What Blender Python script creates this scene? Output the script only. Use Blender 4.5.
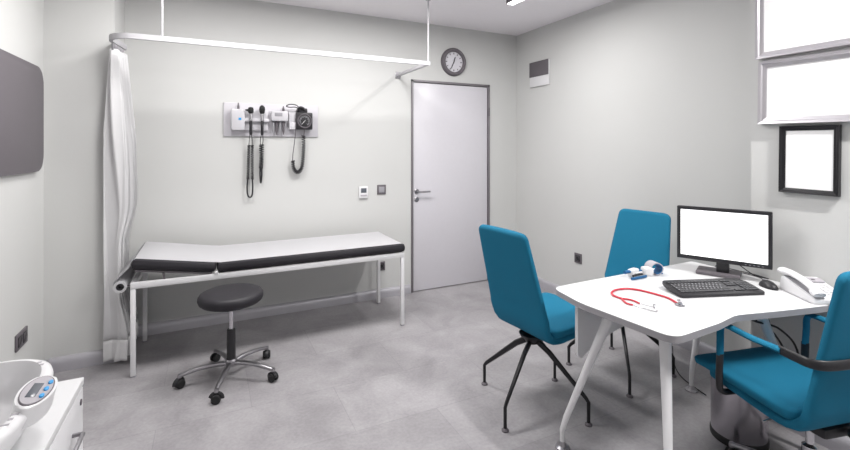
import bpy, bmesh, math, random
from math import sin, cos, pi, radians, atan2, sqrt
from mathutils import Vector, Matrix
random.seed(7)
for o in list(bpy.data.objects): bpy.data.objects.remove(o)
scene = bpy.context.scene
C = scene.collection

# ------------------------------------------------------------------ camera
cam_d = bpy.data.cameras.new('camera'); cam = bpy.data.objects.new('camera', cam_d); C.objects.link(cam)
YAW = math.atan((425-210)/442.0)
cam.location = (0, 0, 1.45)
cam.rotation_euler = (pi/2, 0, -YAW)
cam_d.sensor_fit = 'HORIZONTAL'; cam_d.sensor_width = 36.0
cam_d.lens = 442/850*36.0
cam_d.shift_x = 0.0
cam_d.shift_y = (147-225)/850.0
cam_d.clip_start = 0.02
scene.camera = cam
# ------------------------------------------------------------------ world, lights, exposure
w = bpy.data.worlds.new('world'); scene.world = w; w.use_nodes = True
w.node_tree.nodes['Background'].inputs[0].default_value = (0.9, 0.93, 1, 1)
w.node_tree.nodes['Background'].inputs[1].default_value = 0.3
def area(name, loc, sx, sy, power, col=(1, .985, .97), rot=(0, 0, 0)):
    l = bpy.data.lights.new(name, 'AREA'); l.shape = 'RECTANGLE'; l.size = sx; l.size_y = sy
    l.energy = power; l.color = col
    o = bpy.data.objects.new(name, l); o.location = loc; o.rotation_euler = rot; C.objects.link(o); return o
# unseen soft fill lamp added behind the camera
area('fill_light', (1.0, -1.90, 1.6), 3.4, 2.0, 3.0, (.97, .985, 1), (pi/2+.25, 0, 0))
vs = scene.view_settings
vs.view_transform = 'Standard'; vs.look = 'None'; vs.exposure = 0.23; vs.gamma = 1.0; vs.use_curve_mapping = False

# ------------------------------------------------------------------ materials
def s2l(c): return tuple((x/12.92 if x <= .04045 else ((x+.055)/1.055)**2.4) for x in c)
def rgb(r, g, b): return s2l((r/255, g/255, b/255)) + (1,)
def mat(name, col, rough=.5, metal=0, bump=0, bscale=200, var=0, vscale=30, emit=None, estr=1, sheen=0, coat=0, spec=.5):
    m = bpy.data.materials.new(name); m.use_nodes = True
    nt = m.node_tree; b = nt.nodes['Principled BSDF']
    b.inputs['Base Color'].default_value = col; b.inputs['Roughness'].default_value = rough
    b.inputs['Metallic'].default_value = metal
    b.inputs['Specular IOR Level'].default_value = spec
    if sheen: b.inputs['Sheen Weight'].default_value = sheen
    if coat: b.inputs['Coat Weight'].default_value = coat
    if emit: b.inputs['Emission Color'].default_value = emit; b.inputs['Emission Strength'].default_value = estr
    tc = nt.nodes.new('ShaderNodeTexCoord')
    n = nt.nodes.new('ShaderNodeTexNoise'); n.inputs['Scale'].default_value = vscale; n.inputs['Detail'].default_value = 4
    nt.links.new(tc.outputs['Object'], n.inputs['Vector'])
    mx = nt.nodes.new('ShaderNodeMix'); mx.data_type = 'RGBA'
    v = var if var else .02
    mx.inputs[6].default_value = tuple(max(0, c*(1-v)) for c in col[:3]) + (1,)
    mx.inputs[7].default_value = tuple(min(1, c*(1+v)) for c in col[:3]) + (1,)
    nt.links.new(n.outputs['Fac'], mx.inputs[0]); nt.links.new(mx.outputs[2], b.inputs['Base Color'])
    if bump:
        n2 = nt.nodes.new('ShaderNodeTexNoise'); n2.inputs['Scale'].default_value = bscale; n2.inputs['Detail'].default_value = 3
        bp = nt.nodes.new('ShaderNodeBump'); bp.inputs['Strength'].default_value = bump; bp.inputs['Distance'].default_value = .002
        nt.links.new(tc.outputs['Object'], n2.inputs['Vector']); nt.links.new(n2.outputs['Fac'], bp.inputs['Height'])
        nt.links.new(bp.outputs['Normal'], b.inputs['Normal'])
    return m
M = {}
M['wall'] = mat('wall_paint', (.585, .587, .578, 1), .75, bump=.15, bscale=120, var=.015, vscale=3)
M['ceiling'] = mat('ceiling_paint', (.90, .87, .90, 1), .85, bump=.1, bscale=90)
M['door'] = mat('door_lacquer', (.63, .615, .655, 1), .35)
M['dframe'] = mat('door_frame_grey', rgb(122, 118, 122), .4, metal=.3)
M['skirt'] = mat('skirting', rgb(178, 176, 182), .35, metal=.15)
M['white'] = mat('white_plastic', (.72, .715, .73, 1), .3)
M['track'] = mat('track_white', (.44, .435, .455, 1), .45)
M['desk'] = mat('desk_laminate', (.69, .69, .70, 1), .32)
M['edge'] = mat('desk_side_shade', rgb(150, 148, 152), .45)  # white desk's side: its shade is put into this grey
M['leg'] = mat('white_metal', (.74, .735, .75, 1), .28)
M['teal'] = mat('teal_fabric', rgb(27, 110, 141), .8, bump=.5, bscale=900, var=.12, vscale=500, spec=.2)
M['black'] = mat('black_plastic', rgb(32, 31, 35), .42)
M['blackmetal'] = mat('black_metal', rgb(26, 25, 29), .35, metal=.2)
M['vinyl'] = mat('black_vinyl', rgb(38, 36, 41), .5, bump=.25, bscale=350, spec=.35)
M['chrome'] = mat('chrome', rgb(205, 204, 208), .18, metal=1)
M['brushed'] = mat('brushed_steel', rgb(165, 163, 167), .33, metal=1)
M['alu'] = mat('aluminium_frame', rgb(190, 187, 192), .35, metal=.75)
M['paper'] = mat('paper_sheet', (.72, .715, .735, 1), .8, bump=.25, bscale=40)
M['blank'] = mat('blank_paper', (.93, .93, .93, 1), .9)
M['curtain'] = mat('curtain_cloth', (.82, .815, .825, 1), .85, bump=.2, bscale=600)
M['hem'] = mat('curtain_hem', (.80, .795, .80, 1), .8, bump=.2, bscale=600)
M['screen'] = mat('screen_white', (.9, .9, .9, 1), .4, emit=(1, 1, 1, 1), estr=1.0)
M['grey'] = mat('dark_grey', rgb(98, 93, 98), .55)
M['midgrey'] = mat('mid_grey', rgb(150, 149, 154), .5)
M['red'] = mat('red_rubber', rgb(200, 40, 60), .35)
M['blue'] = mat('blue_plastic', rgb(14, 88, 138), .45)
M['bluebtn'] = mat('blue_button', rgb(40, 150, 215), .35)
M['key'] = mat('key_black', rgb(50, 50, 54), .5)
M['lcd'] = mat('lcd_grey', rgb(92, 96, 104), .25)
M['clockface'] = mat('clock_face', rgb(212, 210, 216), .6)
M['diffuser'] = mat('light_diffuser', (.9, .9, .9, 1), .4, emit=(1, .98, .96, 1), estr=6)
M['binm'] = mat('bin_steel', rgb(185, 181, 187), .27, metal=1)
M['rubber'] = mat('rubber_black', rgb(20, 20, 22), .6)
M['board'] = mat('board_laminate', (.53, .515, .55, 1), .4)
M['unit'] = mat('unit_plastic', (.58, .57, .60, 1), .35)
M['cuff'] = mat('cuff_grey', rgb(172, 168, 174), .6)

def floor_mat():
    m = bpy.data.materials.new('concrete_tiles'); m.use_nodes = True; nt = m.node_tree
    b = nt.nodes['Principled BSDF']; b.inputs['Roughness'].default_value = .42; b.inputs['Specular IOR Level'].default_value = .35
    tc = nt.nodes.new('ShaderNodeTexCoord')
    mp = nt.nodes.new('ShaderNodeMapping'); mp.inputs['Location'].default_value = (.25, .12, 0)
    nt.links.new(tc.outputs['Object'], mp.inputs['Vector'])
    br = nt.nodes.new('ShaderNodeTexBrick'); br.inputs['Scale'].default_value = 1
    br.inputs['Brick Width'].default_value = .92; br.inputs['Row Height'].default_value = .46
    br.inputs['Mortar Size'].default_value = .0022; br.inputs['Mortar Smooth'].default_value = .1; br.offset = .5
    br.inputs['Color1'].default_value = (.94, .94, .94, 1); br.inputs['Color2'].default_value = (1.06, 1.06, 1.06, 1)
    br.inputs['Mortar'].default_value = (.86, .86, .86, 1)
    nt.links.new(mp.outputs['Vector'], br.inputs['Vector'])
    n1 = nt.nodes.new('ShaderNodeTexNoise'); n1.inputs['Scale'].default_value = 3.2; n1.inputs['Detail'].default_value = 8; n1.inputs['Roughness'].default_value = .62
    n1.inputs['Distortion'].default_value = .6
    nt.links.new(tc.outputs['Object'], n1.inputs['Vector'])
    cr = nt.nodes.new('ShaderNodeValToRGB')
    cr.color_ramp.elements[0].position = .30; cr.color_ramp.elements[0].color = (.262, .250, .262, 1)
    cr.color_ramp.elements[1].position = .70; cr.color_ramp.elements[1].color = (.380, .366, .380, 1)
    nt.links.new(n1.outputs['Fac'], cr.inputs['Fac'])
    n2 = nt.nodes.new('ShaderNodeTexNoise'); n2.inputs['Scale'].default_value = 60; n2.inputs['Detail'].default_value = 4
    nt.links.new(tc.outputs['Object'], n2.inputs['Vector'])
    cr2 = nt.nodes.new('ShaderNodeValToRGB')
    cr2.color_ramp.elements[0].position = .3; cr2.color_ramp.elements[0].color = (.9, .9, .9, 1)
    cr2.color_ramp.elements[1].position = .7; cr2.color_ramp.elements[1].color = (1.05, 1.05, 1.05, 1)
    nt.links.new(n2.outputs['Fac'], cr2.inputs['Fac'])
    m1 = nt.nodes.new('ShaderNodeMix'); m1.data_type = 'RGBA'; m1.blend_type = 'MULTIPLY'; m1.inputs[0].default_value = 1
    nt.links.new(cr.outputs[0], m1.inputs[6]); nt.links.new(br.outputs['Color'], m1.inputs[7])
    m2 = nt.nodes.new('ShaderNodeMix'); m2.data_type = 'RGBA'; m2.blend_type = 'MULTIPLY'; m2.inputs[0].default_value = 1
    nt.links.new(m1.outputs[2], m2.inputs[6]); nt.links.new(cr2.outputs[0], m2.inputs[7])
    nt.links.new(m2.outputs[2], b.inputs['Base Color'])
    bp = nt.nodes.new('ShaderNodeBump'); bp.inputs['Strength'].default_value = .08; bp.inputs['Distance'].default_value = .002
    nt.links.new(n2.outputs['Fac'], bp.inputs['Height']); nt.links.new(bp.outputs['Normal'], b.inputs['Normal'])
    return m
M['floor'] = floor_mat()

for n_, k_ in (('paper', .45), ('curtain', .3)):      # thin sheets let some light through
    nt = M[n_].node_tree; pb = nt.nodes['Principled BSDF']; out = nt.nodes['Material Output']
    tl = nt.nodes.new('ShaderNodeBsdfTranslucent'); tl.inputs['Color'].default_value = (.85, .85, .86, 1)
    mxs = nt.nodes.new('ShaderNodeMixShader'); mxs.inputs[0].default_value = k_
    nt.links.new(pb.outputs[0], mxs.inputs[1]); nt.links.new(tl.outputs[0], mxs.inputs[2]); nt.links.new(mxs.outputs[0], out.inputs['Surface'])
# ------------------------------------------------------------------ mesh helpers
def nb(): return bmesh.new()
def mesh(name, bm, m, parent=None, smooth=True, ang=35):
    me = bpy.data.meshes.new(name)
    bmesh.ops.recalc_face_normals(bm, faces=bm.faces[:]); bm.to_mesh(me); bm.free()
    me.materials.append(M[m] if isinstance(m, str) else m)
    if smooth:
        for p in me.polygons: p.use_smooth = True
        me.set_sharp_from_angle(angle=radians(ang))
    o = bpy.data.objects.new(name, me); C.objects.link(o)
    if parent: o.parent = parent
    return o
def tag(o, label, cat, group=None):
    o['label'] = label; o['category'] = cat
    if group: o['group'] = group
    return o
def thing(name, label, cat, loc=(0, 0, 0), rz=0, group=None):
    o = bpy.data.objects.new(name, None); C.objects.link(o); o.empty_display_size = .1
    o.location = loc; o.rotation_euler = (0, 0, rz); return tag(o, label, cat, group)
def struct(name, bm, m, parent=None, **k):
    o = mesh(name, bm, m, parent, **k); o['kind'] = 'structure'; return o
def box(bm, x0, x1, y0, y1, z0, z1, bev=0, seg=2, T=None):
    r = bmesh.ops.create_cube(bm, size=1)['verts']
    for v in r:
        v.co = Vector(((x0+x1)/2 + v.co.x*(x1-x0), (y0+y1)/2 + v.co.y*(y1-y0), (z0+z1)/2 + v.co.z*(z1-z0)))
    vs_ = r
    if bev:
        es = list({e for v in r for e in v.link_edges})
        res = bmesh.ops.bevel(bm, geom=es, offset=bev, segments=seg, profile=.5, affect='EDGES')
        vs_ = list({v for f in res['faces'] for v in f.verts} | {v for v in r if v.is_valid})
        seen = set(vs_); st = list(vs_)
        while st:
            v = st.pop()
            for e in v.link_edges:
                o2 = e.other_vert(v)
                if o2 not in seen: seen.add(o2); st.append(o2)
        vs_ = list(seen)
    if T is not None:
        for v in vs_: v.co = T @ v.co
    return vs_
def ring_frames(path, closed=False):
    P = [Vector(p) for p in path]; n = len(P); out = []
    up = None
    for i in range(n):
        if closed: t = P[(i+1) % n]-P[i-1]
        else: t = P[min(i+1, n-1)]-P[max(i-1, 0)]
        t.normalize()
        if up is None:
            up = Vector((0, 0, 1)) if abs(t.z) < .9 else Vector((1, 0, 0))
        a = up - t*up.dot(t)
        if a.length < 1e-4: a = t.orthogonal()
        a.normalize(); up = a
        out.append((P[i], t, a, t.cross(a)))
    return out
def tube(bm, path, r, seg=10, closed=False, ry=None, caps=True):
    """swept tube; r a number or a list; ry gives a second half-axis (flat bar)"""
    fr = ring_frames(path, closed); rings = []
    for i, (p, t, a, b) in enumerate(fr):
        ra = r[i] if isinstance(r, (list, tuple)) else r
        rb = ra if ry is None else (ry[i] if isinstance(ry, (list, tuple)) else ry)
        rings.append([bm.verts.new(p + a*ra*cos(2*pi*k/seg) + b*rb*sin(2*pi*k/seg)) for k in range(seg)])
    n = len(rings)
    for i in range(n if closed else n-1):
        A, B = rings[i], rings[(i+1) % n]
        for k in range(seg): bm.faces.new((A[k], A[(k+1) % seg], B[(k+1) % seg], B[k]))
    if caps and not closed:
        bm.faces.new(rings[0][::-1]); bm.faces.new(rings[-1])
def smoothpath(pts, n=6):
    P = [Vector(p) for p in pts]; out = []
    for i in range(len(P)-1):
        p0 = P[max(i-1, 0)]; p1 = P[i]; p2 = P[i+1]; p3 = P[min(i+2, len(P)-1)]
        for k in range(n):
            t = k/n
            out.append(.5*((2*p1)+(p2-p0)*t+(2*p0-5*p1+4*p2-p3)*t*t+(3*p1-p0-3*p2+p3)*t**3))
    out.append(P[-1]); return out
def barpath(bm, path, wx, wy):
    """square-section bar through points (4-sided tube turned by 45 degrees)"""
    fr = ring_frames(path); rings = []
    for (p, t, a, b) in fr:
        rings.append([bm.verts.new(p + a*sx*wx/2 + b*sy*wy/2) for sx, sy in ((1, 1), (1, -1), (-1, -1), (-1, 1))])
    for i in range(len(rings)-1):
        for k in range(4): bm.faces.new((rings[i][k], rings[i][(k+1) % 4], rings[i+1][(k+1) % 4], rings[i+1][k]))
    bm.faces.new(rings[0][::-1]); bm.faces.new(rings[-1])
def lathe(bm, prof, seg=32, T=None):
    """profile of (r, z) about z"""
    rings = []
    for r, z in prof:
        if r < 1e-6: rings.append([bm.verts.new((0, 0, z))])
        else: rings.append([bm.verts.new((r*cos(2*pi*k/seg), r*sin(2*pi*k/seg), z)) for k in range(seg)])
    for A, B in zip(rings, rings[1:]):
        if len(A) == 1 and len(B) == 1: continue
        for k in range(seg):
            if len(A) == 1: bm.faces.new((A[0], B[k], B[(k+1) % seg]))
            elif len(B) == 1: bm.faces.new((A[k], A[(k+1) % seg], B[0]))
            else: bm.faces.new((A[k], A[(k+1) % seg], B[(k+1) % seg], B[k]))
    if T is not None:
        for R in rings:
            for v in R: v.co = T @ v.co
def prism(bm, pts, z0, z1, bev=0, T=None):
    lo = [bm.verts.new((x, y, z0)) for x, y in pts]; hi = [bm.verts.new((x, y, z1)) for x, y in pts]
    n = len(pts)
    bm.faces.new(lo[::-1]); top = bm.faces.new(hi)
    for k in range(n): bm.faces.new((lo[k], lo[(k+1) % n], hi[(k+1) % n], hi[k]))
    vs_ = lo+hi
    if bev:
        es = [e for e in top.edges]
        r = bmesh.ops.bevel(bm, geom=es, offset=bev, segments=2, profile=.5, affect='EDGES')
        vs_ = list({v for v in vs_ if v.is_valid} | set(r['verts']))
    if T is not None:
        for v in vs_: v.co = T @ v.co
def roundpoly(pts, rads, n=6):
    """round the corners of a polygon"""
    out = []; N = len(pts)
    for i in range(N):
        p = Vector(pts[i]); a = (Vector(pts[i-1])-p); b = (Vector(pts[(i+1) % N])-p)
        r = rads[i] if isinstance(rads, (list, tuple)) else rads
        r = min(r, a.length*.45, b.length*.45)
        a.normalize(); b.normalize(); A = p+a*r; B = p+b*r
        for k in range(n+1):
            t = k/n; q = A*(1-t)**2 + p*2*t*(1-t) + B*t*t; out.append((q.x, q.y))
    return out
def RX(a): return Matrix.Rotation(a, 4, 'X')
def RY(a): return Matrix.Rotation(a, 4, 'Y')
def RZ(a): return Matrix.Rotation(a, 4, 'Z')
def TR(x, y, z): return Matrix.Translation((x, y, z))
def wallT(x, y, z): return TR(x, y, z) @ RX(pi/2)      # local z -> world -y (out of the back wall)

# ------------------------------------------------------------------ the room
XL, XR, YB, YF, ZC = -.96, 3.10, 4.02, -2.0, 2.70
PX, PY = 2.70, 1.414        # pilaster on the right carrying the framed panels
def plain(n, m, *b): bm = nb(); box(bm, *b); return struct(n, bm, m, smooth=False)
plain('floor', 'floor', XL-.1, XR+.1, YF-.1, YB+.1, -.1, 0)
plain('ceiling', 'ceiling', XL-.1, XR+.1, YF-.1, YB+.1, ZC, ZC+.1)
plain('wall_left', 'wall', XL-.1, XL, YF-.1, YB+.1, 0, ZC)
plain('wall_right', 'wall', XR, XR+.1, YF-.1, YB+.1, 0, ZC)
plain('wall_front', 'wall', XL, XR, YF-.1, YF, 0, ZC)
# back wall with the door opening
DX0, DX1, DZ = 1.800, 2.735, 2.125
bm = nb()
box(bm, XL, DX0, YB, YB+.1, 0, ZC); box(bm, DX1, XR, YB, YB+.1, 0, ZC); box(bm, DX0, DX1, YB, YB+.1, DZ, ZC)
struct('wall_back', bm, 'wall', smooth=False)
plain('wall_pier', 'wall', XL, -.583, 3.62, YB, 0, ZC)
plain('wall_pilaster', 'wall', PX, XR, YF, PY, 0, ZC)

# skirting with a rounded nose, one per stretch of wall
def skirting(n, p0, p1, out, h=.085, d=.03):
    p0 = Vector(p0+(0,)); p1 = Vector(p1+(0,)); o = Vector(out+(0,))
    prof = [(0, 0), (d, 0), (d, h*.55), (d*.93, h*.75), (d*.72, h*.9), (d*.4, h*.98), (0, h)]
    bm = nb(); A = [bm.verts.new(p0+o*a+Vector((0, 0, b))) for a, b in prof]; B = [bm.verts.new(p1+o*a+Vector((0, 0, b))) for a, b in prof]
    k = len(prof)
    for i in range(k): bm.faces.new((A[i], A[(i+1) % k], B[(i+1) % k], B[i]))
    bm.faces.new(A[::-1]); bm.faces.new(B)
    return struct(n, bm, 'skirt')
skirting('baseboard_back', (-.583, YB), (DX0-.012, YB), (0, -1))
skirting('baseboard_back_corner', (DX1+.012, YB), (XR, YB), (0, -1))
skirting('baseboard_pier', (XL+.03, 3.62), (-.583, 3.62), (0, -1), h=.09)
skirting('baseboard_pier_side', (-.583, 3.59), (-.583, YB-.03), (1, 0), h=.09)
skirting('baseboard_left', (XL, YF), (XL, 3.62), (1, 0))
skirting('baseboard_right', (XR, PY), (XR, YB-.03), (-1, 0))
skirting('baseboard_pilaster', (PX, YF), (PX, PY), (-1, 0))

# door
bm = nb()
box(bm, DX0+.001, DX0+.022, YB-.012, YB+.06, 0, DZ, .002); box(bm, DX1-.022, DX1-.001, YB-.012, YB+.06, 0, DZ, .002)
box(bm, DX0+.001, DX1-.001, YB-.012, YB+.06, DZ-.024, DZ-.001, .002)
struct('trim_1', bm, 'dframe')
bm = nb(); box(bm, DX0+.025, DX1-.028, YB+.002, YB+.042, .008, DZ-.03, .002)
door = struct('door_1', bm, 'door')
bm = nb(); lathe(bm, [(0, 0), (.026, 0), (.026, .006), (.022, .009), (0, .009)], 24, wallT(1.862, YB+.002, 1.005))
tube(bm, [(1.862, YB-.005, 1.005), (1.862, YB-.045, 1.005), (1.868, YB-.052, 1.005), (1.99, YB-.052, 1.003)], .0085, 12)
mesh('door_handle', bm, 'brushed', door)
bm = nb(); lathe(bm, [(0, 0), (.026, 0), (.026, .006), (.022, .009), (.008, .009), (.008, .012), (0, .012)], 24, wallT(1.862, YB+.002, .925))
mesh('keyhole_plate', bm, 'brushed', door)
for z in (1.83, .25):
    bm = nb(); lathe(bm, [(0, 0), (.009, 0), (.009, .09), (0, .09)], 14, TR(2.722, YB-.013, z-.045)); mesh('hinge', bm, 'grey', door)
bm = nb(); box(bm, DX0, DX1, YB+.06, YB+.1, 0, DZ); struct('door_backing', bm, 'dframe')

# ------------------------------------------------------------------ ceiling light battens
def batten(name, x, y0, y1, label, watts):
    t = thing(name, label, 'ceiling light', (x, (y0+y1)/2, ZC), 0, 'ceiling battens')
    L = (y1-y0)/2
    bm = nb(); box(bm, -.035, .035, -L, L, -.055, 0, .004); mesh('housing', bm, 'grey', t)
    bm = nb(); box(bm, -.028, .028, -L+.012, L-.012, -.062, -.054, .002); mesh('diffuser', bm, 'diffuser', t)
    a = area('batten_light', (0, 0, -.066), .06, (y1-y0)-.05, watts); a.parent = t
batten('ceiling_light', 2.255, 2.45, 3.02, 'slim grey ceiling light batten at the top edge, right of the clock', 11)
batten('ceiling_light', 2.255, -.10, .45, 'slim grey ceiling light batten above the office chair', 44)
batten('ceiling_light', 1.15, -.10, .45, 'unseen ceiling light batten added as fill just in front of the camera', 8)  # added fill lamp, out of view
def panel(x, y, label, watts, S2=.27):
    t = thing('ceiling_panel_light', label, 'ceiling light', (x, y, ZC), 0, 'square ceiling panels')
    bm = nb(); box(bm, -S2, S2, -S2, S2, -.03, 0, .004); mesh('housing', bm, 'white', t)
    bm = nb(); box(bm, -S2+.02, S2-.02, -S2+.02, S2-.02, -.034, -.028, .002); mesh('diffuser', bm, 'diffuser', t)
    a = area('panel_lamp', (0, 0, -.038), 2*S2-.04, 2*S2-.04, watts); a.parent = t
panel(1.15, 2.78, 'square white ceiling light panel over the foot end of the couch', 27)
panel(0.0, 2.78, 'unseen ceiling light panel added over the head end of the couch to even the light', 20)  # unseen lamp added so the walls are lit more evenly

# ------------------------------------------------------------------ back wall fittings
# clock
t = thing('wall_clock', 'round wall clock with thick dark grey rim and pale face above the door', 'clock', (2.283, YB, 2.335))
bm = nb(); lathe(bm, [(.105, .012), (.108, .03), (.118, .036), (.135, .034), (.145, .02), (.147, 0), (0, 0)], 48, RX(pi/2)); mesh('rim', bm, 'grey', t)
bm = nb(); lathe(bm, [(0, .012), (.11, .012), (.11, .004), (0, .004)], 48, RX(pi/2)); mesh('clock_face', bm, 'clockface', t)
for k in range(12):
    a = k*pi/6; T = RX(pi/2) @ RZ(-a); bm = nb()
    box(bm, -.004 if k % 3 else -.005, .004 if k % 3 else .005, .078, .096, .0125, .0135, T=T)
    mesh('hour_mark', bm, 'grey', t)
bm = nb(); box(bm, -.005, .005, -.012, .052, .0145, .0165, T=RX(pi/2) @ RZ(-radians(17))); mesh('hour_hand', bm, 'black', t)
bm = nb(); box(bm, -.0035, .0035, -.014, .08, .017, .0185, T=RX(pi/2) @ RZ(-radians(207))); mesh('minute_hand', bm, 'black', t)
# thermostat + switch + socket
t = thing('thermostat', 'small white room thermostat with dark display beside the switch', 'thermostat', (1.303, YB, 1.022))
bm = nb(); box(bm, -.044, .044, -.022, 0, -.055, .055, .006); mesh('case', bm, 'white', t)
bm = nb(); box(bm, -.027, .027, -.0235, -.021, -.004, .04, .001); mesh('display', bm, 'lcd', t)
bm = nb(); box(bm, -.03, .03, -.025, -.021, -.035, -.022, .001); mesh('button', bm, 'cuff', t)
def wallplate(name, label, cat, loc, rz, w_, h_, holes, group=None):
    t = thing(name, label, cat, loc, rz, group)
    bm = nb(); box(bm, -w_/2, w_/2, -.01, 0, -h_/2, h_/2, .003); mesh('plate', bm, 'grey', t)
    for dx in holes:
        bm = nb(); box(bm, dx-.028, dx+.028, -.013, -.009, -.028, .028, .002)
        mesh('insert', bm, 'black' if cat == 'socket' else 'midgrey', t)
        if cat == 'socket':
            bm = nb(); lathe(bm, [(.019, .0), (.021, .003), (.023, .0)], 20, TR(dx, -.0125, 0) @ RX(pi/2)); mesh('socket_ring', bm, 'grey', t)
    return t
wallplate('light_switch', 'square dark grey switch on the back wall left of the door', 'switch', (1.487, YB, 1.04), 0, .088, .092, [0])
wallplate('wall_socket', 'dark grey socket behind the far right leg of the examination couch', 'socket', (1.483, YB, .302), 0, .08, .085, [0])
wallplate('wall_socket', 'dark grey socket on the right wall between the teal chairs', 'socket', (XR, 3.09, .41), pi/2*3, .088, .092, [0])
wallplate('wall_socket', 'wide black double socket on the left wall above the cabinet corner', 'socket', (XL, 3.232, .37), pi/2, .165, .09, [-.036, .036])
# box on the right wall
t = thing('wall_box', 'white wall box with dark grey upper panel high on the right wall', 'wall unit', (XR, 3.62, 2.21))
bm = nb(); box(bm, -.022, 0, -.147, .147, -.125, .133, .004); mesh('housing', bm, 'white', t)
bm = nb(); box(bm, -.027, -.021, -.147, .147, -.022, .135, .003); mesh('front_panel', bm, 'grey', t)
# grey screen on the left wall
t = thing('wall_screen', 'dark grey flat panel with rounded corners on the left wall', 'panel', (XL, 3.0, 1.62))
def rrect(w_, h_, r, n=8): return roundpoly([(-w_/2, -h_/2), (w_/2, -h_/2), (w_/2, h_/2), (-w_/2, h_/2)], r, n)
bm = nb(); prism(bm, rrect(1.05, .635, .11), .004, .026, .003, T=RZ(pi/2) @ RX(pi/2)); mesh('panel_board', bm, 'grey', t)
bm = nb(); box(bm, 0, .006, -.3, .3, -.2, .2); mesh('mounting_plate', bm, 'black', t)

# framed white panels on the pilaster (local: x along world -y, z out of the wall = world -x)
def framed(name, label, yc, zc, w_, h_, fw, m, depth, rot, d2=.012, group=None):
    t = thing(name, label, 'picture frame', (PX, yc, zc), 0, group)
    T = RX(rot)
    bm = nb()
    def bar(a0, a1, b0, b1): box(bm, -depth, -.002, a0, a1, b0, b1, .006, T=T)
    W, Hh = w_/2, h_/2
    # mitred frame as one swept loop
    prof = [(0, 0), (0, -depth), (fw*.35, -depth*.93), (fw*.5, -depth*.72), (fw, -depth*.6), (fw, 0)]
    loops = []
    for (i, x) in prof:
        loops.append([bm.verts.new(T @ Vector((x-.001, sy*(W-i), sz*(Hh-i)))) for sy, sz in ((-1, -1), (1, -1), (1, 1), (-1, 1))])
    for a in range(len(loops)):
        A, B = loops[a], loops[(a+1) % len(loops)]
        for k in range(4): bm.faces.new((A[k], A[(k+1) % 4], B[(k+1) % 4], B[k]))
    bm2 = bm; bm2 and mesh('frame', bm, m, t, smooth=False)
    bm = nb(); box(bm, -depth*.5, -.003, -W+fw*.8, W-fw*.8, -Hh+fw*.8, Hh-fw*.8, T=T); mesh('blank_sheet', bm, 'blank', t, smooth=False)
framed('framed_panel', 'silver framed blank white panel cut by the top edge', 1.376-.33, 2.168, .66, .486, .034, 'alu', .035, 0, group=None)
framed('framed_panel', 'lower silver framed blank white panel above the black frame', 1.362-.33, 1.737, .66, .335, .034, 'alu', .035, radians(.8))
framed('picture_frame', 'black picture frame holding a blank white sheet, right of the monitor', 1.146, 1.386, .245, .342, .024, 'blackmetal', .026, radians(.6))

# ------------------------------------------------------------------ diagnostic station
t = thing('diagnostic_station', 'white wall board carrying otoscope handles and blood pressure gauge above the couch', 'medical station', (.488, YB, 1.68))
def bx(name, m, x0, x1, z0, z1, d0, d1, bev=.004, par=None):
    bm = nb(); box(bm, x0-.488, x1-.488, -d1, -d0, z0-1.68, z1-1.68, bev); return mesh(name, bm, m, par or t)
bx('board', 'board', .10, .876, 1.54, 1.82, 0, .015, .003)
pu = bx('power_unit', 'unit', .155, .262, 1.588, 1.765, .015, .075, .012)
bx('status_light', 'bluebtn', .211, .233, 1.673, 1.692, .074, .078, .001, pu)
bx('holder_base', 'unit', .26, .448, 1.588, 1.765, .015, .040, .008)
bx('cradle_bar', 'unit', .258, .452, 1.662, 1.69, .04, .07, .006)
for x, z, h in ((.212, 1.765, .055), (.572, 1.765, .04)):
    bm = nb(); lathe(bm, [(0, 0), (.010, 0), (.009, h*.4), (.004, h), (0, h)], 12, TR(x-.488, -.04, z-1.68-.002))
    mesh('locating_pin', bm, 'grey', t)
def helix(path, R, r, turns, seg=6, per=9):
    P = smoothpath(path, 16); fr = ring_frames(P); L = len(P)-1; N = int(turns*per); pts = []
    for i in range(N+1):
        f = i/N*L; k = min(int(f), L-1); u = f-k
        p = fr[k][0].lerp(fr[k+1][0], u); a = fr[k][2].lerp(fr[k+1][2], u).normalized(); b = fr[k][3].lerp(fr[k+1][3], u).normalized()
        th = 2*pi*i/per; pts.append(p+a*R*cos(th)+b*R*sin(th))
    bm = nb(); tube(bm, pts, r, seg); return bm
def handle(kind, x, label_m):
    X = x-.488
    bm = nb(); lathe(bm, [(0, 0), (.010, 0), (.012, .01), (.012, .11), (.010, .118), (0, .118)], 16, TR(X, -.082, -.13)); h = mesh('instrument_handle', bm, 'black', t)
    bm = nb(); lathe(bm, [(0, 0), (.013, 0), (.014, .01), (.0125, .04), (.011, .06), (0, .06)], 16, TR(X, -.082, -.012)); mesh('chrome_collar', bm, 'chrome', h)
    bm = nb()
    if kind:
        lathe(bm, [(0, 0), (.010, 0), (.021, .012), (.023, .035), (.018, .052), (0, .058)], 20, TR(X, -.082, .046))
        lathe(bm, [(.012, 0), (.0105, .008), (.004, .03), (0, .03)], 14, TR(X-.014, -.09, .075) @ RY(-pi/2))
    else:
        lathe(bm, [(0, 0), (.010, 0), (.020, .014), (.024, .04), (.021, .062), (.01, .075), (0, .077)], 20, TR(X, -.082, .044) @ Matrix.Scale(.7, 4, (0, 1, 0)))
        lathe(bm, [(0, 0), (.008, 0), (.008, .006), (0, .006)], 14, TR(X, -.098, .085) @ RX(pi/2))
    mesh('instrument_head', bm, 'rubber', h)
    return h
h1 = handle(1, .305, ''); h2 = handle(0, .394, '')
z0 = -.13
X = .305-.488
bm = nb(); tube(bm, smoothpath([(X-.006, -.08, -.125), (X-.010, -.06, -.17), (X-.012, -.045, -.215)], 5), .003, 8)
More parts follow.
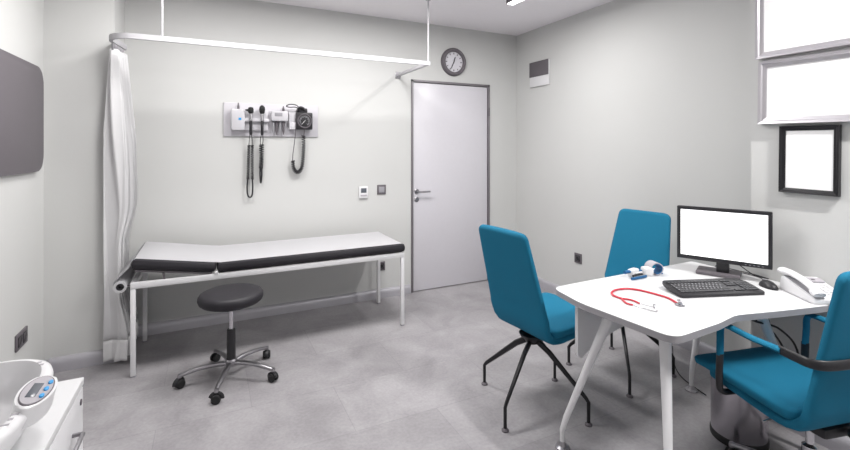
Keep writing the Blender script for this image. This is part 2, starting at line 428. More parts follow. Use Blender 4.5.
tube(bm, smoothpath([(X+.006, -.08, -.125), (X+.012, -.06, -.17), (X+.014, -.045, -.215)], 5), .003, 8)
c1 = mesh('straight_cord', bm, 'black', h1)
mesh('coiled_cord', helix([(X-.012, -.045, -.215), (X-.016, -.04, -.36), (X-.02, -.04, -.50)], .0105, .0032, 22), 'black', h1)
mesh('coiled_cord', helix([(X+.014, -.045, -.215), (X+.014, -.04, -.36), (X+.015, -.04, -.50)], .0105, .0032, 22), 'black', h1)
bm = nb(); tube(bm, smoothpath([(X-.02, -.04, -.49), (X-.026, -.04, -.57), (X-.02, -.04, -.635), (X-.003, -.04, -.652), (X+.013, -.04, -.635), (X+.018, -.04, -.57), (X+.015, -.04, -.49)], 6), .0062, 8)
mesh('cord_loop', bm, 'black', h1)
X = .394-.488
bm = nb(); tube(bm, smoothpath([(X-.006, -.08, -.125), (X-.012, -.06, -.17), (X-.009, -.045, -.215)], 5), .003, 8)
tube(bm, smoothpath([(X+.004, -.08, -.125), (X+.010, -.06, -.17), (X+.006, -.045, -.215)], 5), .003, 8)
mesh('straight_cord', bm, 'black', h2)
mesh('coiled_cord', helix([(X-.009, -.045, -.21), (X-.006, -.04, -.33), (X-.010, -.04, -.41)], .011, .0036, 15), 'black', h2)
mesh('coiled_cord', helix([(X+.006, -.035, -.21), (X+.003, -.04, -.33), (X-.002, -.04, -.41)], .011, .0036, 15), 'black', h2)
bm = nb(); tube(bm, smoothpath([(X-.011, -.04, -.40), (X-.013, -.04, -.47), (X-.006, -.04, -.535), (X+.001, -.04, -.47), (X, -.04, -.40)], 6), .0065, 8)
mesh('cord_loop', bm, 'black', h2)
# tip dispenser
dp = bx('tip_dispenser', 'unit', .468, .606, 1.672, 1.757, .015, .085, .010)
bx('dispenser_window', 'midgrey', .495, .558, 1.712, 1.742, .083, .087, .002, dp)
for k, (x, m) in enumerate(((.487, 'midgrey'), (.514, 'grey'), (.543, 'midgrey'), (.571, 'grey'))):
    bm = nb(); lathe(bm, [(0, 0), (.003, 0), (.008, .025), (.010, .035), (.010, .12), (0, .12)], 14, TR(x-.488, -.05, -.125)); mesh('tip_tube', bm, m, dp)
bx('thermometer_unit', 'unit', .615, .682, 1.60, 1.77, .015, .045, .008)
bx('thermometer_cover', 'unit', .618, .672, 1.602, 1.665, .04, .065, .006)
# gauge
g = bx('pressure_gauge', 'black', .674, .814, 1.602, 1.752, .03, .085, .010)
bm = nb(); lathe(bm, [(.052, .0), (.058, .006), (.064, 0)], 40, TR(.762-.506, -.085, -.003) @ RX(pi/2)); mesh('dial_ring', bm, 'grey', g)
bm = nb()
for k in range(22):
    a = radians(-140+k*280/21); T = TR(.762-.506, -.085, -.003) @ RX(pi/2) @ RZ(-a); box(bm, -.0016, .0016, .034 if k % 3 else .03, .047, 0, .001, T=T)
mesh('dial_marks', bm, 'midgrey', g)
bm = nb(); box(bm, -.0015, .0015, -.01, .035, .001, .003, T=TR(.762-.506, -.085, -.003) @ RX(pi/2) @ RZ(radians(140))); mesh('dial_needle', bm, 'white', g)
bm = nb(); box(bm, .704-.506, .79-.506, -.07, -.015, .07, .11, .008); tube(bm, smoothpath([(.715-.506, -.06, .075), (.72-.506, -.075, .112), (.75-.506, -.075, .108), (.765-.506, -.06, .09)], 5), .012, 10)
mesh('cuff_basket', bm, 'black', t)
bm = nb(); tube(bm, smoothpath([(.728-.506, -.06, .108), (.69-.506, -.07, .135), (.64-.506, -.08, .138), (.608-.506, -.08, .122), (.635-.506, -.09, .112), (.68-.506, -.09, .115), (.725-.506, -.075, .100)], 6), .0045, 8)
mesh('gauge_hose', bm, 'black', t)
bm = nb(); tube(bm, smoothpath([(.69-.506, -.06, .02), (.688-.506, -.065, -.1), (.680-.506, -.05, -.2), (.668-.506, -.045, -.30), (.668-.506, -.045, -.36)], 6), .0038, 8)
tube(bm, smoothpath([(.762-.506, -.06, -.08), (.764-.506, -.06, -.10), (.76-.506, -.05, -.14)], 6), .0045, 8)
mesh('air_hose', bm, 'grey', g)
mesh('coiled_hose', helix([(.668-.506, -.045, -.35), (.676-.506, -.045, -.42), (.708-.506, -.045, -.452), (.742-.506, -.045, -.42), (.756-.506, -.045, -.33), (.760-.506, -.045, -.23), (.758-.506, -.05, -.13)], .0135, .0046, 30), 'black', g)

# ------------------------------------------------------------------ curtain track and curtain
t = thing('curtain_track', 'white overhead curtain rail with a bend at its left end above the couch', 'curtain rail', (0, 3.34, 2.155))
arc = [(-.43+.15*cos(a), 0+.15+.15*sin(a), 0) for a in [radians(x) for x in range(270, 169, -10)]]
pth = [(1.67, 0, 0), (1.0, 0, 0), (.3, 0, 0), (-.28, 0, 0)] + arc + [(-.56, .29, 0), (-.541, .415, 0)]
bm = nb(); barpath(bm, pth, .034, .022); mesh('rail', bm, 'track', t, ang=30)
bm = nb(); box(bm, 1.645, 1.672, .012, YB-3.34, -.014, .012, .003); mesh('wall_arm', bm, 'track', t)
bm = nb(); box(bm, 1.63, 1.687, YB-3.34-.008, YB-3.34, -.035, .032, .003); mesh('wall_plate', bm, 'brushed', t)
for x in (-.28, 1.655):
    bm = nb(); tube(bm, [(x, 0, .01), (x, 0, ZC-2.155)], .007, 12); lathe(bm, [(0, 0), (.022, 0), (.022, .012), (0, .012)], 20, TR(x, 0, ZC-2.155-.012)); mesh('hanger_rod', bm, 'track', t)
bm = nb(); tube(bm, [(-.578+(y-.176)*.155, y, -.018) for y in (.18, .40)], .005, 8)
mesh('runner_strip', bm, 'brushed', t)
# curtain: gathered sheet with folds hanging along the short leg of the rail
t = thing('privacy_curtain', 'white privacy curtain gathered at the left end of the overhead rail', 'curtain', (-.54, 3.5, 0))
def curtain_pt(s, z, off):
    # s along the sheet 0..1 ; folds zig-zag while the centre line runs along +y
    f = (2.13-z)/2.1
    spread = .50 + .50*min(1, f*1.8)
    amp = (.020 + .040*min(1, f*2.5))*(1+.25*sin(s*9.1+1))
    ph = s*2*pi*7.0 + .5*sin(z*2.1+s*4)
    y = .02 + s*.42*spread + .018*sin(2*ph+.6)*f
    x = -.04 + .155*y + amp*sin(ph) + .012*sin(z*3+s*6)*f
    if 3.5+y > 3.595: x = max(x, -.036)
    d_ = max(0, abs(z-.62)-.14)/.32; k_ = min(1, d_); k_ = k_*k_*(3-2*k_)
    x += .012*(1-k_)
    lo = -.092; hi = lo+.148*(.62+.38*k_)
    x = lo+(x-lo)*(.62+.38*k_) if x > lo else x
    x = max(min(x, hi), -.092)
    if 3.5+y > 3.595: x = max(x, -.036)
    return Vector((x, y, z)) + off
def sheet(z0, z1, nz, off, th=.0035):
    bm = nb(); NS = 170; G = []
    for j in range(nz+1):
        z = z0+(z1-z0)*j/nz
        rowz = []
        for i in range(NS+1):
            s = i/NS; zz = z + (.05*s if z0 < .3 and j == 0 else 0)
            rowz.append(curtain_pt(s, zz, off))
        G.append(rowz)
    A = [[bm.verts.new(p) for p in r] for r in G]
    for j in range(nz):
        for i in range(NS): bm.faces.new((A[j][i], A[j][i+1], A[j+1][i+1], A[j+1][i]))
    bmesh.ops.recalc_face_normals(bm, faces=bm.faces[:])
    return bm
o1 = mesh('cloth', sheet(.165, 2.10, 44, Vector((0, 0, 0))), 'curtain', t, ang=80)
o2 = mesh('hem', sheet(.025, .1655, 6, Vector((0, 0, 0)), .005), 'hem', t, ang=80)
for o_, th_ in ((o1, .003), (o2, .005)):
    md = o_.modifiers.new('thickness', 'SOLIDIFY'); md.thickness = th_; md.offset = 0
for k in range(8):
    bm = nb(); y = .02+k*.028; xh = -.04+.155*y; box(bm, xh-.006, xh+.006, y-.003, y+.003, 2.09, 2.134, .001)
    mesh('curtain_hook', bm, 'brushed', t)

# ------------------------------------------------------------------ examination couch
t = thing('examination_couch', 'long white framed examination couch with black cushion under paper along the back wall', 'examination couch', (.49, 3.6, 0))
BX0, BX1, BY0, BY1, BZ = -.94, .93, -.30, .29, .595     # local
def cb(name, m, *b, bev=.003, par=None):
    bm = nb(); box(bm, *b, bev); return mesh(name, bm, m, par or t)
q = .014
for x in (BX0+q, BX1-q):
    for y in (BY0+q, BY1-q):
        l = cb('leg', 'leg', x-q, x+q, y-q, y+q, .008, BZ-.04)
        cb('foot_cap', 'midgrey', x-q+.001, x+q-.001, y-q+.001, y+q-.001, 0, .010, bev=.001, par=l)
bm = nb()
box(bm, BX0, BX1, BY0, BY0+2*q, BZ-.04, BZ, .003); box(bm, BX0, BX1, BY1-2*q, BY1, BZ-.04, BZ, .003)
box(bm, BX0, BX0+2*q, BY0+2*q, BY1-2*q, BZ-.04, BZ, .003); box(bm, BX1-2*q, BX1, BY0+2*q, BY1-2*q, BZ-.04, BZ, .003)
for x in (-.43, .25): box(bm, x-.012, x+.012, BY0+2*q, BY1-2*q, BZ-.03, BZ-.002, .002)
mesh('rail_frame', bm, 'leg', t)
hx = -.452
th = .068
cb('mattress', 'vinyl', hx+.004, BX1+.012, BY0-.008, BY1+.008, BZ+.001, BZ+.001+th, bev=.027)
ang = radians(9.3)
Th = TR(hx-.004, 0, BZ+.004) @ RY(ang)
LH = .495
bm = nb(); box(bm, -LH, 0, BY0-.008, BY1+.008, 0, th, .027, T=Th); mesh('head_section', bm, 'vinyl', t)
bm = nb()
for y in (BY0+.02, BY1-.02):
    barpath(bm, [Th @ Vector((-.31, y, -.006)), Vector((hx-.30, y, BZ-.02)), Vector((BX0+.12, y, BZ-.018))], .012, .02)
    barpath(bm, [Th @ Vector((-LH+.03, y, -.006)), Th @ Vector((-.02, y, -.006))], .012, .02)
tube(bm, [Th @ Vector((-.31, BY0+.02, -.008)), Th @ Vector((-.31, BY1-.02, -.008))], .006, 8)
mesh('head_support', bm, 'grey', t)
bm = nb(); box(bm, hx-.010, hx+.010, BY0-.006, BY0+.02, BZ-.002, BZ+.016, .002); mesh('hinge', bm, 'leg', t)
# paper cover: a strip from the foot end over the head end down to the roll
P = []
zt = BZ+.001+th+.0015
P += [(BX1+.004, zt-.010), (BX1-.012, zt-.001), (BX1-.03, zt), (.5, zt), (0, zt), (hx+.03, zt)]
for xx in (-.03, -.2, -.35, -LH+.02): v = Th @ Vector((xx, 0, th+.0015)); P.append((v.x, v.z))
v = Th @ Vector((-LH-.0015, 0, th-.018)); P.append((v.x, v.z))
P.append((v.x-.012, v.z-.04))
RXc, RZc, RR = BX0-.055, .575, .036
P += [(RXc-.034, RZc+.035), (RXc-RR-.004, RZc+.004)]
bm = nb(); yy = (BY0+.018, BY1-.010)
A = [[bm.verts.new((x, y, z)) for y in (yy[0], -.1, .1, yy[1])] for x, z in P]
for a, b in zip(A, A[1:]):
    for k in range(3): bm.faces.new((a[k], a[k+1], b[k+1], b[k]))
bmesh.ops.recalc_face_normals(bm, faces=bm.faces[:]); bmesh.ops.solidify(bm, geom=bm.faces[:], thickness=.0012)
tag(mesh('paper_cover', bm, 'paper', None, ang=60), 'white paper sheet stretched over the couch cushion', 'paper sheet').location = (.49, 3.6, 0)
t2 = thing('paper_roll', 'white paper roll hanging at the head end of the couch', 'paper roll', (.49+RXc, 3.6, RZc))
bm = nb(); lathe(bm, [(.022, BY0+.01), (RR, BY0+.01), (RR, BY1-.01), (.022, BY1-.01), (.022, BY0+.01)], 32, RX(pi/2) @ Matrix.Scale(-1, 4, (0, 0, 1))); mesh('roll', bm, 'paper', t2)
bm = nb(); lathe(bm, [(.0215, BY0+.012), (.0215, BY1-.012), (.010, BY1-.012), (.010, BY0+.012), (.0215, BY0+.012)], 24, RX(pi/2) @ Matrix.Scale(-1, 4, (0, 0, 1))); mesh('roll_core', bm, 'black', t2)
bm = nb(); tube(bm, [(BX0+.01, BY0+.03, BZ-.02), (RXc, BY0+.03, RZc), (RXc, 0, RZc), (RXc, BY1-.03, RZc), (BX0+.01, BY1-.03, BZ-.02)], .006, 8); mesh('roll_holder', bm, 'grey', t)

# ------------------------------------------------------------------ stool
t = thing('rolling_stool', 'round black padded stool on chrome five-arm wheeled base by the couch', 'stool', (.12, 3.04, 0))
bm = nb(); lathe(bm, [(0, .470), (.15, .470), (.172, .474), (.186, .486), (.192, .503), (.190, .520), (.180, .535), (.160, .543), (.10, .546), (0, .546)], 56); s_ = mesh('seat', bm, 'vinyl', t, ang=60)
bm = nb(); lathe(bm, [(0, .458), (.13, .458), (.14, .471), (0, .471)], 40); mesh('seat_plate', bm, 'black', t)
bm = nb(); lathe(bm, [(0, .26), (.013, .26), (.013, .458), (0, .458)], 20); mesh('gas_column', bm, 'chrome', t)
bm = nb(); lathe(bm, [(0, .10), (.026, .10), (.027, .12), (.025, .30), (.021, .305), (0, .305)], 24); mesh('column_sleeve', bm, 'black', t)
bm = nb(); lathe(bm, [(0, .075), (.032, .075), (.036, .085), (.034, .11), (.027, .118), (0, .118)], 24); mesh('hub', bm, 'brushed', t)
def caster(parent, x, y, a, r=.026, seed=0):
    """twin wheel caster under (x, y); a = trail angle; local z0 floor"""
    T = TR(x, y, 0) @ RZ(a)
    bm = nb(); lathe(bm, [(0, r), (.0055, r), (.0055, .070), (0, .070)], 10, T); box(bm, -.018, .018, -.006, .006, r*.8, r*2+.004, .003, T=T)
    tube(bm, [T @ Vector((r*1.15*cos(b), 0, r+r*1.08*sin(b))) for b in [radians(k) for k in range(-10, 171, 15)]], .013, 8, ry=.0035)
    c = mesh('caster', bm, 'black', parent)
    bm = nb()
    for s in (-1, 1):
        lathe(bm, [(0, -.008), (r*.8, -.008), (r, -.004), (r, .006), (r*.85, .009), (r*.3, .007), (0, .007)], 24, T @ TR(0, s*.015, r) @ RX(pi/2))
    mesh('wheel', bm, 'rubber', c)
def star(t, R, angs, z_out, z_in, m, w_=.013, cr=.026):
    for i, a in enumerate(angs):
        c, s = cos(a), sin(a)
        pts = [(.02*c, .02*s, z_in), (R*.35*c, R*.35*s, z_in+.006), (R*.7*c, R*.7*s, (z_in+z_out)/2+.008), (R*1.0*c, R*1.0*s, z_out)]
        P_ = smoothpath(pts, 6); n = len(P_)
        bm = nb(); tube(bm, P_, [w_*(1.15-.35*k/n) for k in range(n)], 12, ry=[w_*(1.3-.4*k/n) for k in range(n)])
        lathe(bm, [(0, -.01), (w_*.95, -.01), (w_, .0), (w_*.8, .010), (0, .012)], 16, TR(R*c, R*s, z_out))
        l = mesh('base_arm', bm, m, t)
        caster(t, R*c, R*s, a+.6+i*1.1, cr)
star(t, .285, [radians(x) for x in (180, 252, 324, 36, 108)], .072, .092, 'brushed')

# ------------------------------------------------------------------ chairs
def loft(st, wfn=None, seg=36, p=4.5):
    """st: list of (x, z, nx, nz, halfwidth, halfthick); cross-section a superellipse across y and the normal"""
    bm = nb(); R = []
    for (x, z, nx, nz, w_, h_) in st:
        r = []
        for k in range(seg):
            a = 2*pi*k/seg; c, s = cos(a), sin(a)
            e = 2/p
            yy_ = w_*math.copysign(abs(c)**e, c); nn = h_*math.copysign(abs(s)**(e*1.15), s)
            # dish: edges curl a little towards the front
            curl = .10*(yy_/max(w_, .01))**2*w_*.35
            r.append(bm.verts.new((x+nx*(nn+curl), yy_, z+nz*(nn+curl))))
        R.append(r)
    for A, B in zip(R, R[1:]):
        for k in range(seg): bm.faces.new((A[k], A[(k+1) % seg], B[(k+1) % seg], B[k]))
    bm.faces.new(R[0][::-1]); bm.faces.new(R[-1])
    return bm
def stations(path, n, wf, tf, er=.05):
    """path control points (x,z); normals to the left of travel; rounded at both ends through shrinking width/thickness"""
    P_ = smoothpath([(x, 0, z) for x, z in path], 12)
    L = [0]
    for a, b in zip(P_, P_[1:]): L.append(L[-1]+(b-a).length)
    T_ = L[-1]; out = []
    ss = [0, .002, .006, .012, .02, .03, .042] + [.042+(T_-.084)*k/n for k in range(1, n)] + [T_-x for x in (.042, .03, .02, .012, .006, .002, 0)]
    for s in ss:
        k = 0
        while k < len(L)-2 and L[k+1] < s: k += 1
        u = (s-L[k])/max(1e-6, L[k+1]-L[k]); p_ = P_[k].lerp(P_[k+1], u)
        k0, k1 = max(0, k-1), min(len(P_)-1, k+2)
        d = (P_[k1]-P_[k0]).normalized()
        e = min(s, T_-s)
        def shrink(rad): return 0 if e >= rad else rad-sqrt(max(0, rad*rad-(rad-e)**2))
        w_ = wf(s/T_)-shrink(er); h_ = tf(s/T_); h_ = h_-min(shrink(.02), h_*.75)
        out.append((p_.x, p_.z, -d.z, d.x, w_, h_))
    return out
def chair_shell(t, seat_front, hw, top_hw, top, lean, dx=0, dz=0):
    # seat
    path = [(seat_front+dx, .440), (seat_front-.06+dx, .450), (.08+dx, .441), (-.04+dx, .434), (-.10+dx, .434)]
    path = [(x, z+dz*(1.5 if x > .2 else 1)) for x, z in path]
    st = stations(path, 14, lambda u: hw*(1-.03*u), lambda u: .030-.006*(1-u), er=.045)
    st = [(x, z, -nx, -nz, w_, h_) if nz < 0 else (x, z, nx, nz, w_, h_) for x, z, nx, nz, w_, h_ in st]
    mesh('seat', loft(st), 'teal', t, ang=70)
    b = [(seat_front-.05, .424+dz*.4), (.12, .408), (.04, .403), (-.03, .402), (-.095, .415), (-.132, .455), (-.150, .52), (-.150-lean*.33, .52+(top-.52)*.33), (-.150-lean*.66, .52+(top-.52)*.66), (-.150-lean, top)]
    b = [(x+dx, z+dz*max(0, min(1, (1.01-z)/.4))) for x, z in b]
    def wf(u): return hw-.035+.031*(u/.5)**2 if u < .5 else hw-.004+(top_hw-hw)*((u-.5)/.5)
    st = stations(b, 26, wf, lambda u: .022 if u > .5 else .027, er=.04)
    st = [(x, z, (nx if nx > 0 or (abs(nx) < .5 and nz > 0) else -nx), (nz if nx > 0 or (abs(nx) < .5 and nz > 0) else -nz), w_, h_) for x, z, nx, nz, w_, h_ in st]
    # a continuous normal direction
    fix = []; prev = None
    for x, z, nx, nz, w_, h_ in st:
        if prev and nx*prev[0]+nz*prev[1] < 0: nx, nz = -nx, -nz
        prev = (nx, nz); fix.append((x, z, nx, nz, w_, h_))
    mesh('backrest', loft(fix), 'teal', t, ang=70)
def visitor_chair(label, x, y, face, legs, dx, hw):
    t = thing('visitor_chair', label, 'chair', (x, y, 0), face, 'teal visitor chairs')
    chair_shell(t, .31, hw[0], hw[1], 1.01, .125, dx, .026)
    bm = nb(); lathe(bm, [(0, .345), (.035, .345), (.045, .365), (.07, .385), (.075, .398), (0, .398)], 24); mesh('hub', bm, 'blackmetal', t)
    for a in legs:
        a -= face; c, s = cos(a), sin(a); R = .315
        bm = nb()
        P_ = [(.02*c, .02*s, .365), (.10*c, .10*s, .315), (R*.96*c, R*.96*s, .135), (R*c, R*s, .118), (R*c, R*s, .012)]
        tube(bm, P_, [.018, .017, .011, .010, .009], 8, ry=[.013, .012, .009, .009, .009])
        l = mesh('leg', bm, 'blackmetal', t)
        bm = nb(); lathe(bm, [(0, 0), (.019, 0), (.019, .006), (.010, .014), (0, .014)], 18, TR(R*c, R*s, 0)); mesh('glide', bm, 'grey', l)
    return t
visitor_chair('teal upholstered chair seen from behind, left of the desk', 1.642, 1.985, radians(5), [radians(a) for a in (115, 205, 295, 25)], .048, (.225, .195))
visitor_chair('teal upholstered chair behind the desk, facing left, beside the monitor', 2.395, 2.03, radians(190), [radians(a) for a in (140, 50, 230, 320)], -.03, (.222, .18))

FA = radians(77)
t = thing('office_chair', 'teal armchair with armrests in the right foreground, pushed under the desk', 'chair', (2.19, .93, 0), FA)
chair_shell(t, .355, .235, .205, 1.02, .088)
for s in (1, -1):
    pad = [(.193, s*.238, .545), (.190, s*.240, .61), (.186, s*.240, .665), (.155, s*.240, .684), (.05, s*.238, .678), (-.06, s*.222, .674)]
    low = [(.195, s*.17, .375), (.195, s*.225, .382), (.197, s*.238, .42), (.193, s*.238, .55)]
    bm = nb(); tube(bm, smoothpath(pad, 6), .011, 12, ry=.017); a_ = mesh('armrest', bm, 'teal', t)
    bm = nb(); tube(bm, smoothpath(low, 6), .0115, 12, ry=.0165); mesh('arm_bracket', bm, 'black', t)
bm = nb(); tube(bm, smoothpath([(-.055, .223, .674), (-.12, .236, .678), (-.178, .240, .682), (-.212, .19, .684), (-.218, 0, .685), (-.212, -.19, .684), (-.178, -.240, .682), (-.12, -.236, .678), (-.055, -.223, .674)], 6), .018, 12, ry=.0075)
mesh('back_band', bm, 'black', t)
bm = nb(); box(bm, -.12, .14, -.09, .09, .345, .386, .012); mesh('tilt_mechanism', bm, 'black', t)
bm = nb(); lathe(bm, [(0, 0), (.016, 0), (.026, .01), (.026, .03), (.016, .04), (0, .04)], 20, TR(-.15, -.02, .352)); mesh('tension_knob', bm, 'rubber', t)
bm = nb(); tube(bm, [(.03, .06, .36), (.03, .15, .355), (.03, .20, .345)], .005, 8); mesh('height_lever', bm, 'chrome', t)
bm = nb(); lathe(bm, [(0, .09), (.027, .09), (.027, .24), (.020, .245), (.015, .25), (.015, .345), (0, .345)], 24); mesh('gas_column', bm, 'chrome', t)
bm = nb(); lathe(bm, [(0, .07), (.034, .07), (.038, .085), (.036, .11), (.028, .118), (0, .118)], 24); mesh('hub', bm, 'brushed', t)
star(t, .29, [radians(x) - FA for x in (21, 93, 165, 237, 309)], .072, .092, 'brushed')

# ------------------------------------------------------------------ desk
t = thing('desk', 'white desk with rounded corners and splayed tapered legs at right', 'desk', (2.1, 1.4, 0))
ox, oy = 2.1, 1.4
ol = [(1.552, 1.070), (1.85, 1.083), (1.995, 1.105), (2.215, 1.050), (2.376, 1.014), (2.694, .95), (2.694, 1.745), (1.555, 1.728), (1.517, 1.50)]
rd = [.06, .02, .04, .02, .02, .01, .02, .06, .05]
pts = [(x-ox, y-oy) for x, y in roundpoly(ol, rd)]
bm = nb(); prism(bm, pts, .7385, .740, .0); mesh('tabletop', bm, 'desk', t)
bm = nb(); prism(bm, pts, .712, .7384, 0); mesh('shaded_side', bm, 'edge', t)  # side of the white top, with its shade painted in as grey
def dleg(fx, fy, tx, ty):
    f0 = Vector((fx-ox, fy-oy, .012)); k0 = Vector((fx-ox, fy-oy, .10)).lerp(Vector((tx-ox, ty-oy, .712)), .02); k1 = Vector((tx-ox, ty-oy, .712))
    bm = nb(); Pp = [f0, Vector((fx-ox, fy-oy, .085)), k0.lerp(k1, .06), k0.lerp(k1, .35), k0.lerp(k1, .7), k1]
    tube(bm, Pp, [.0105, .012, .014, .017, .021, .0245], 20); l = mesh('leg', bm, 'leg', t)
    bm = nb(); lathe(bm, [(0, 0), (.034, 0), (.034, .006), (.020, .012), (.014, .03), (0, .03)], 24, TR(fx-ox, fy-oy, 0)); mesh('foot_disc', bm, 'brushed', l)
dleg(1.53, 1.63, 1.70, 1.47); dleg(1.545, 1.085, 1.725, 1.235); dleg(2.58, 1.675, 2.47, 1.52); dleg(2.55, 1.09, 2.385, 1.235)
bm = nb(); n = 24; lo = []; x0, x1 = 1.612-ox, 2.50-ox
pp = [(x0, .712), (x0, .445), (x0+.01, .425), (x0+.03, .415)]
for k in range(1, n):
    u = k/n; pp.append((x0+.03+(x1-x0-.06)*u, .42+.11*sin(pi*u)**.8))
pp += [(x1-.03, .415), (x1-.01, .425), (x1, .445), (x1, .712)]
prism(bm, pp, -.009, .009, 0, T=TR(0, 1.62-oy, 0) @ RX(pi/2)); mesh('modesty_panel', bm, 'leg', t)
bm = nb(); box(bm, 1.72-ox, 2.46-ox, 1.49-oy, 1.53-oy, .672, .7115, .003); box(bm, 1.72-ox, 2.38-ox, 1.22-oy, 1.26-oy, .672, .7115, .003); mesh('support_rail', bm, 'leg', t)

# bin
t = thing('waste_bin', 'cylindrical polished steel waste bin under the teal armchair', 'bin', (2.375, 1.30, 0))
bm = nb(); lathe(bm, [(.118, .03), (.118, .33), (.112, .338), (.108, .33), (.108, .035), (0, .035)], 48); mesh('body', bm, 'binm', t)
bm = nb(); lathe(bm, [(0, 0), (.121, 0), (.122, .006), (.122, .028), (.118, .034), (0, .034)], 48); mesh('base', bm, 'rubber', t)

# ------------------------------------------------------------------ desk things
ZD = .7402
# monitor
MA = atan2(-.90, .43)        # direction of its long side towards the right end
t = thing('monitor', 'black framed flat monitor with a blank white screen on the desk', 'monitor', (2.545, 1.478, ZD), MA)
# local x = along screen (left->right end), local -y ... screen faces local -y
ux, uy = cos(MA), sin(MA)
MC = Vector((2.506, 1.455)) - Vector((2.545, 1.478)); lx = MC.x*ux+MC.y*uy; ly = -MC.x*uy+MC.y*ux
W = .216
bm = nb(); box(bm, lx-W, lx+W, ly-.004, ly+.024, .080, .375, .006); body = mesh('housing', bm, 'black', t)
bm = nb()
for b in ((lx-W+.001, lx+W-.001, .079, .101), (lx-W+.001, lx+W-.001, .357, .3745), (lx-W+.001, lx-W+.019, .10, .358), (lx+W-.019, lx+W-.001, .10, .358)):
    box(bm, b[0], b[1], ly-.009, ly-.003, b[2], b[3], .002)
mesh('bezel', bm, 'black', t)
bm = nb(); box(bm, lx-W+.018, lx+W-.018, ly-.0055, ly-.0035, .10, .358); mesh('screen', bm, 'screen', t, smooth=False)
bm = nb()
for k in range(5): box(bm, lx+.10+k*.018, lx+.108+k*.018, ly-.0102, ly-.008, .088, .0905)
mesh('button', bm, 'midgrey', t)
bm = nb(); box(bm, lx-.03, lx+.03, ly+.02, ly+.045, .02, .23, .006); mesh('neck', bm, 'black', t)
bm = nb(); box(bm, -.12, .085, -.055, .075, 0, .022, .006); mesh('stand_base', bm, 'grey', t)
# keyboard
KA = radians(-19.5)
t = thing('keyboard', 'black computer keyboard lying in front of the monitor', 'keyboard', (2.220, 1.345, ZD), KA)
sl = math.atan(.022/.16); Tk = TR(0, 0, .006) @ RX(sl)
ol = roundpoly([(-.218, -.085), (.218, -.085), (.222, .03), (.205, .078), (-.205, .078), (-.222, .03)], .012, 4)
bm = nb(); prism(bm, ol, .006, .020, .003, T=Tk); mesh('case', bm, 'black', t)
bm = nb()
rows = [(-.052, [1.25, 1.25, 1.25, 5.5, 1.25, 1.25, 1.25, 1.25]), (-.034, [2.2]+[1]*10+[2.8]), (-.016, [1.7]+[1]*11+[2.3]), (.002, [1.4]+[1]*12+[1.6]), (.020, [1]*13+[2]), (.046, [1]*15)]
for ry_, ks in rows:
    tot = sum(ks); x = -.200; u = .272/tot
    for k in ks:
        box(bm, x+.001, x+u*k-.001, ry_-.0078, ry_+.0078, .019, .0245, .0012, 1, T=Tk); x += u*k
for cx_ in range(3):
    for r_ in (-.052, .020, .002, .046): box(bm, .084+cx_*.0175, .0995+cx_*.0175, r_-.0078, r_+.0078, .019, .0245, .0012, 1, T=Tk)
for cx_ in range(4):
    for r_ in (-.052, -.034, -.016, .002, .020): box(bm, .142+cx_*.0165, .1565+cx_*.0165, r_-.0078, r_+.0078, .019, .0245, .0012, 1, T=Tk)
kk = mesh('keys', bm, 'key', t, ang=30)
kk['kind'] = 'stuff'
bm = nb()
random.seed(3)
for ry_, ks in rows[1:5]:
    tot = sum(ks); x = -.200; u = .272/tot
    for k in ks:
        box(bm, x+u*.3, x+u*.6, ry_-.001, ry_+.0045, .0244, .0248, T=Tk); x += u*k
mesh('key_legend', bm, 'midgrey', t, smooth=False)
bm = nb(); box(bm, -.19, -.165, .055, .07, -.004, .010, .002); box(bm, .165, .19, .055, .07, -.004, .010, .002)
for v in bm.verts: v.co.z = max(v.co.z, 0) + (0.016 if v.co.z > .005 else 0)
mesh('folding_feet', bm, 'black', t)
# mouse
t = thing('computer_mouse', 'black mouse lying between keyboard and phone', 'mouse', (2.543, 1.252, ZD), radians(60))
def ellip(bm, rx, ry_, rz, T=Matrix(), flat=True, seg=24, rings=10):
    prof = [(0, 0)] + [(cos(a), sin(a)) for a in [pi/2*k/rings for k in range(rings+1)]]
    pr_ = [(r, z) for r, z in prof]
    lathe(bm, [(r, z) for r, z in pr_], seg, T @ Matrix.Diagonal((rx, ry_, rz, 1)))
bm = nb(); ellip(bm, .055, .031, .034); mesh('body', bm, 'black', t, ang=60)
bm = nb(); lathe(bm, [(0, -.003), (.008, -.003), (.008, .003), (0, .003)], 16, TR(.028, 0, .026) @ RX(pi/2)); mesh('scroll_wheel', bm, 'midgrey', t)
# mouse & monitor cables
bm = nb()
tube(bm, smoothpath([(2.583, 1.295, ZD+.012), (2.615, 1.318, ZD+.004), (2.655, 1.335, ZD+.0025), (2.680, 1.37, ZD+.003), (2.6875, 1.45, ZD+.003), (2.684, 1.60, ZD+.003)], 8), .0022, 8)
tag(mesh('mouse_cable', bm, 'black'), 'thin black cable running from the mouse back past the monitor', 'cable')
bm = nb()
tube(bm, smoothpath([(2.575, 1.45, ZD+.10), (2.60, 1.41, ZD+.06), (2.635, 1.365, ZD+.02), (2.672, 1.325, ZD+.008), (2.686, 1.33, ZD+.006), (2.691, 1.42, ZD+.009), (2.690, 1.60, ZD+.009)], 8), .0026, 8)
tag(mesh('monitor_cable', bm, 'black'), 'black cable drooping below the right side of the monitor', 'cable')
# phone
PA = atan2(1.19-.995, 2.575-2.45)
t = thing('desk_phone', 'white corded desk phone with handset at the far right of the desk', 'phone', (2.562, 1.082, ZD), PA)
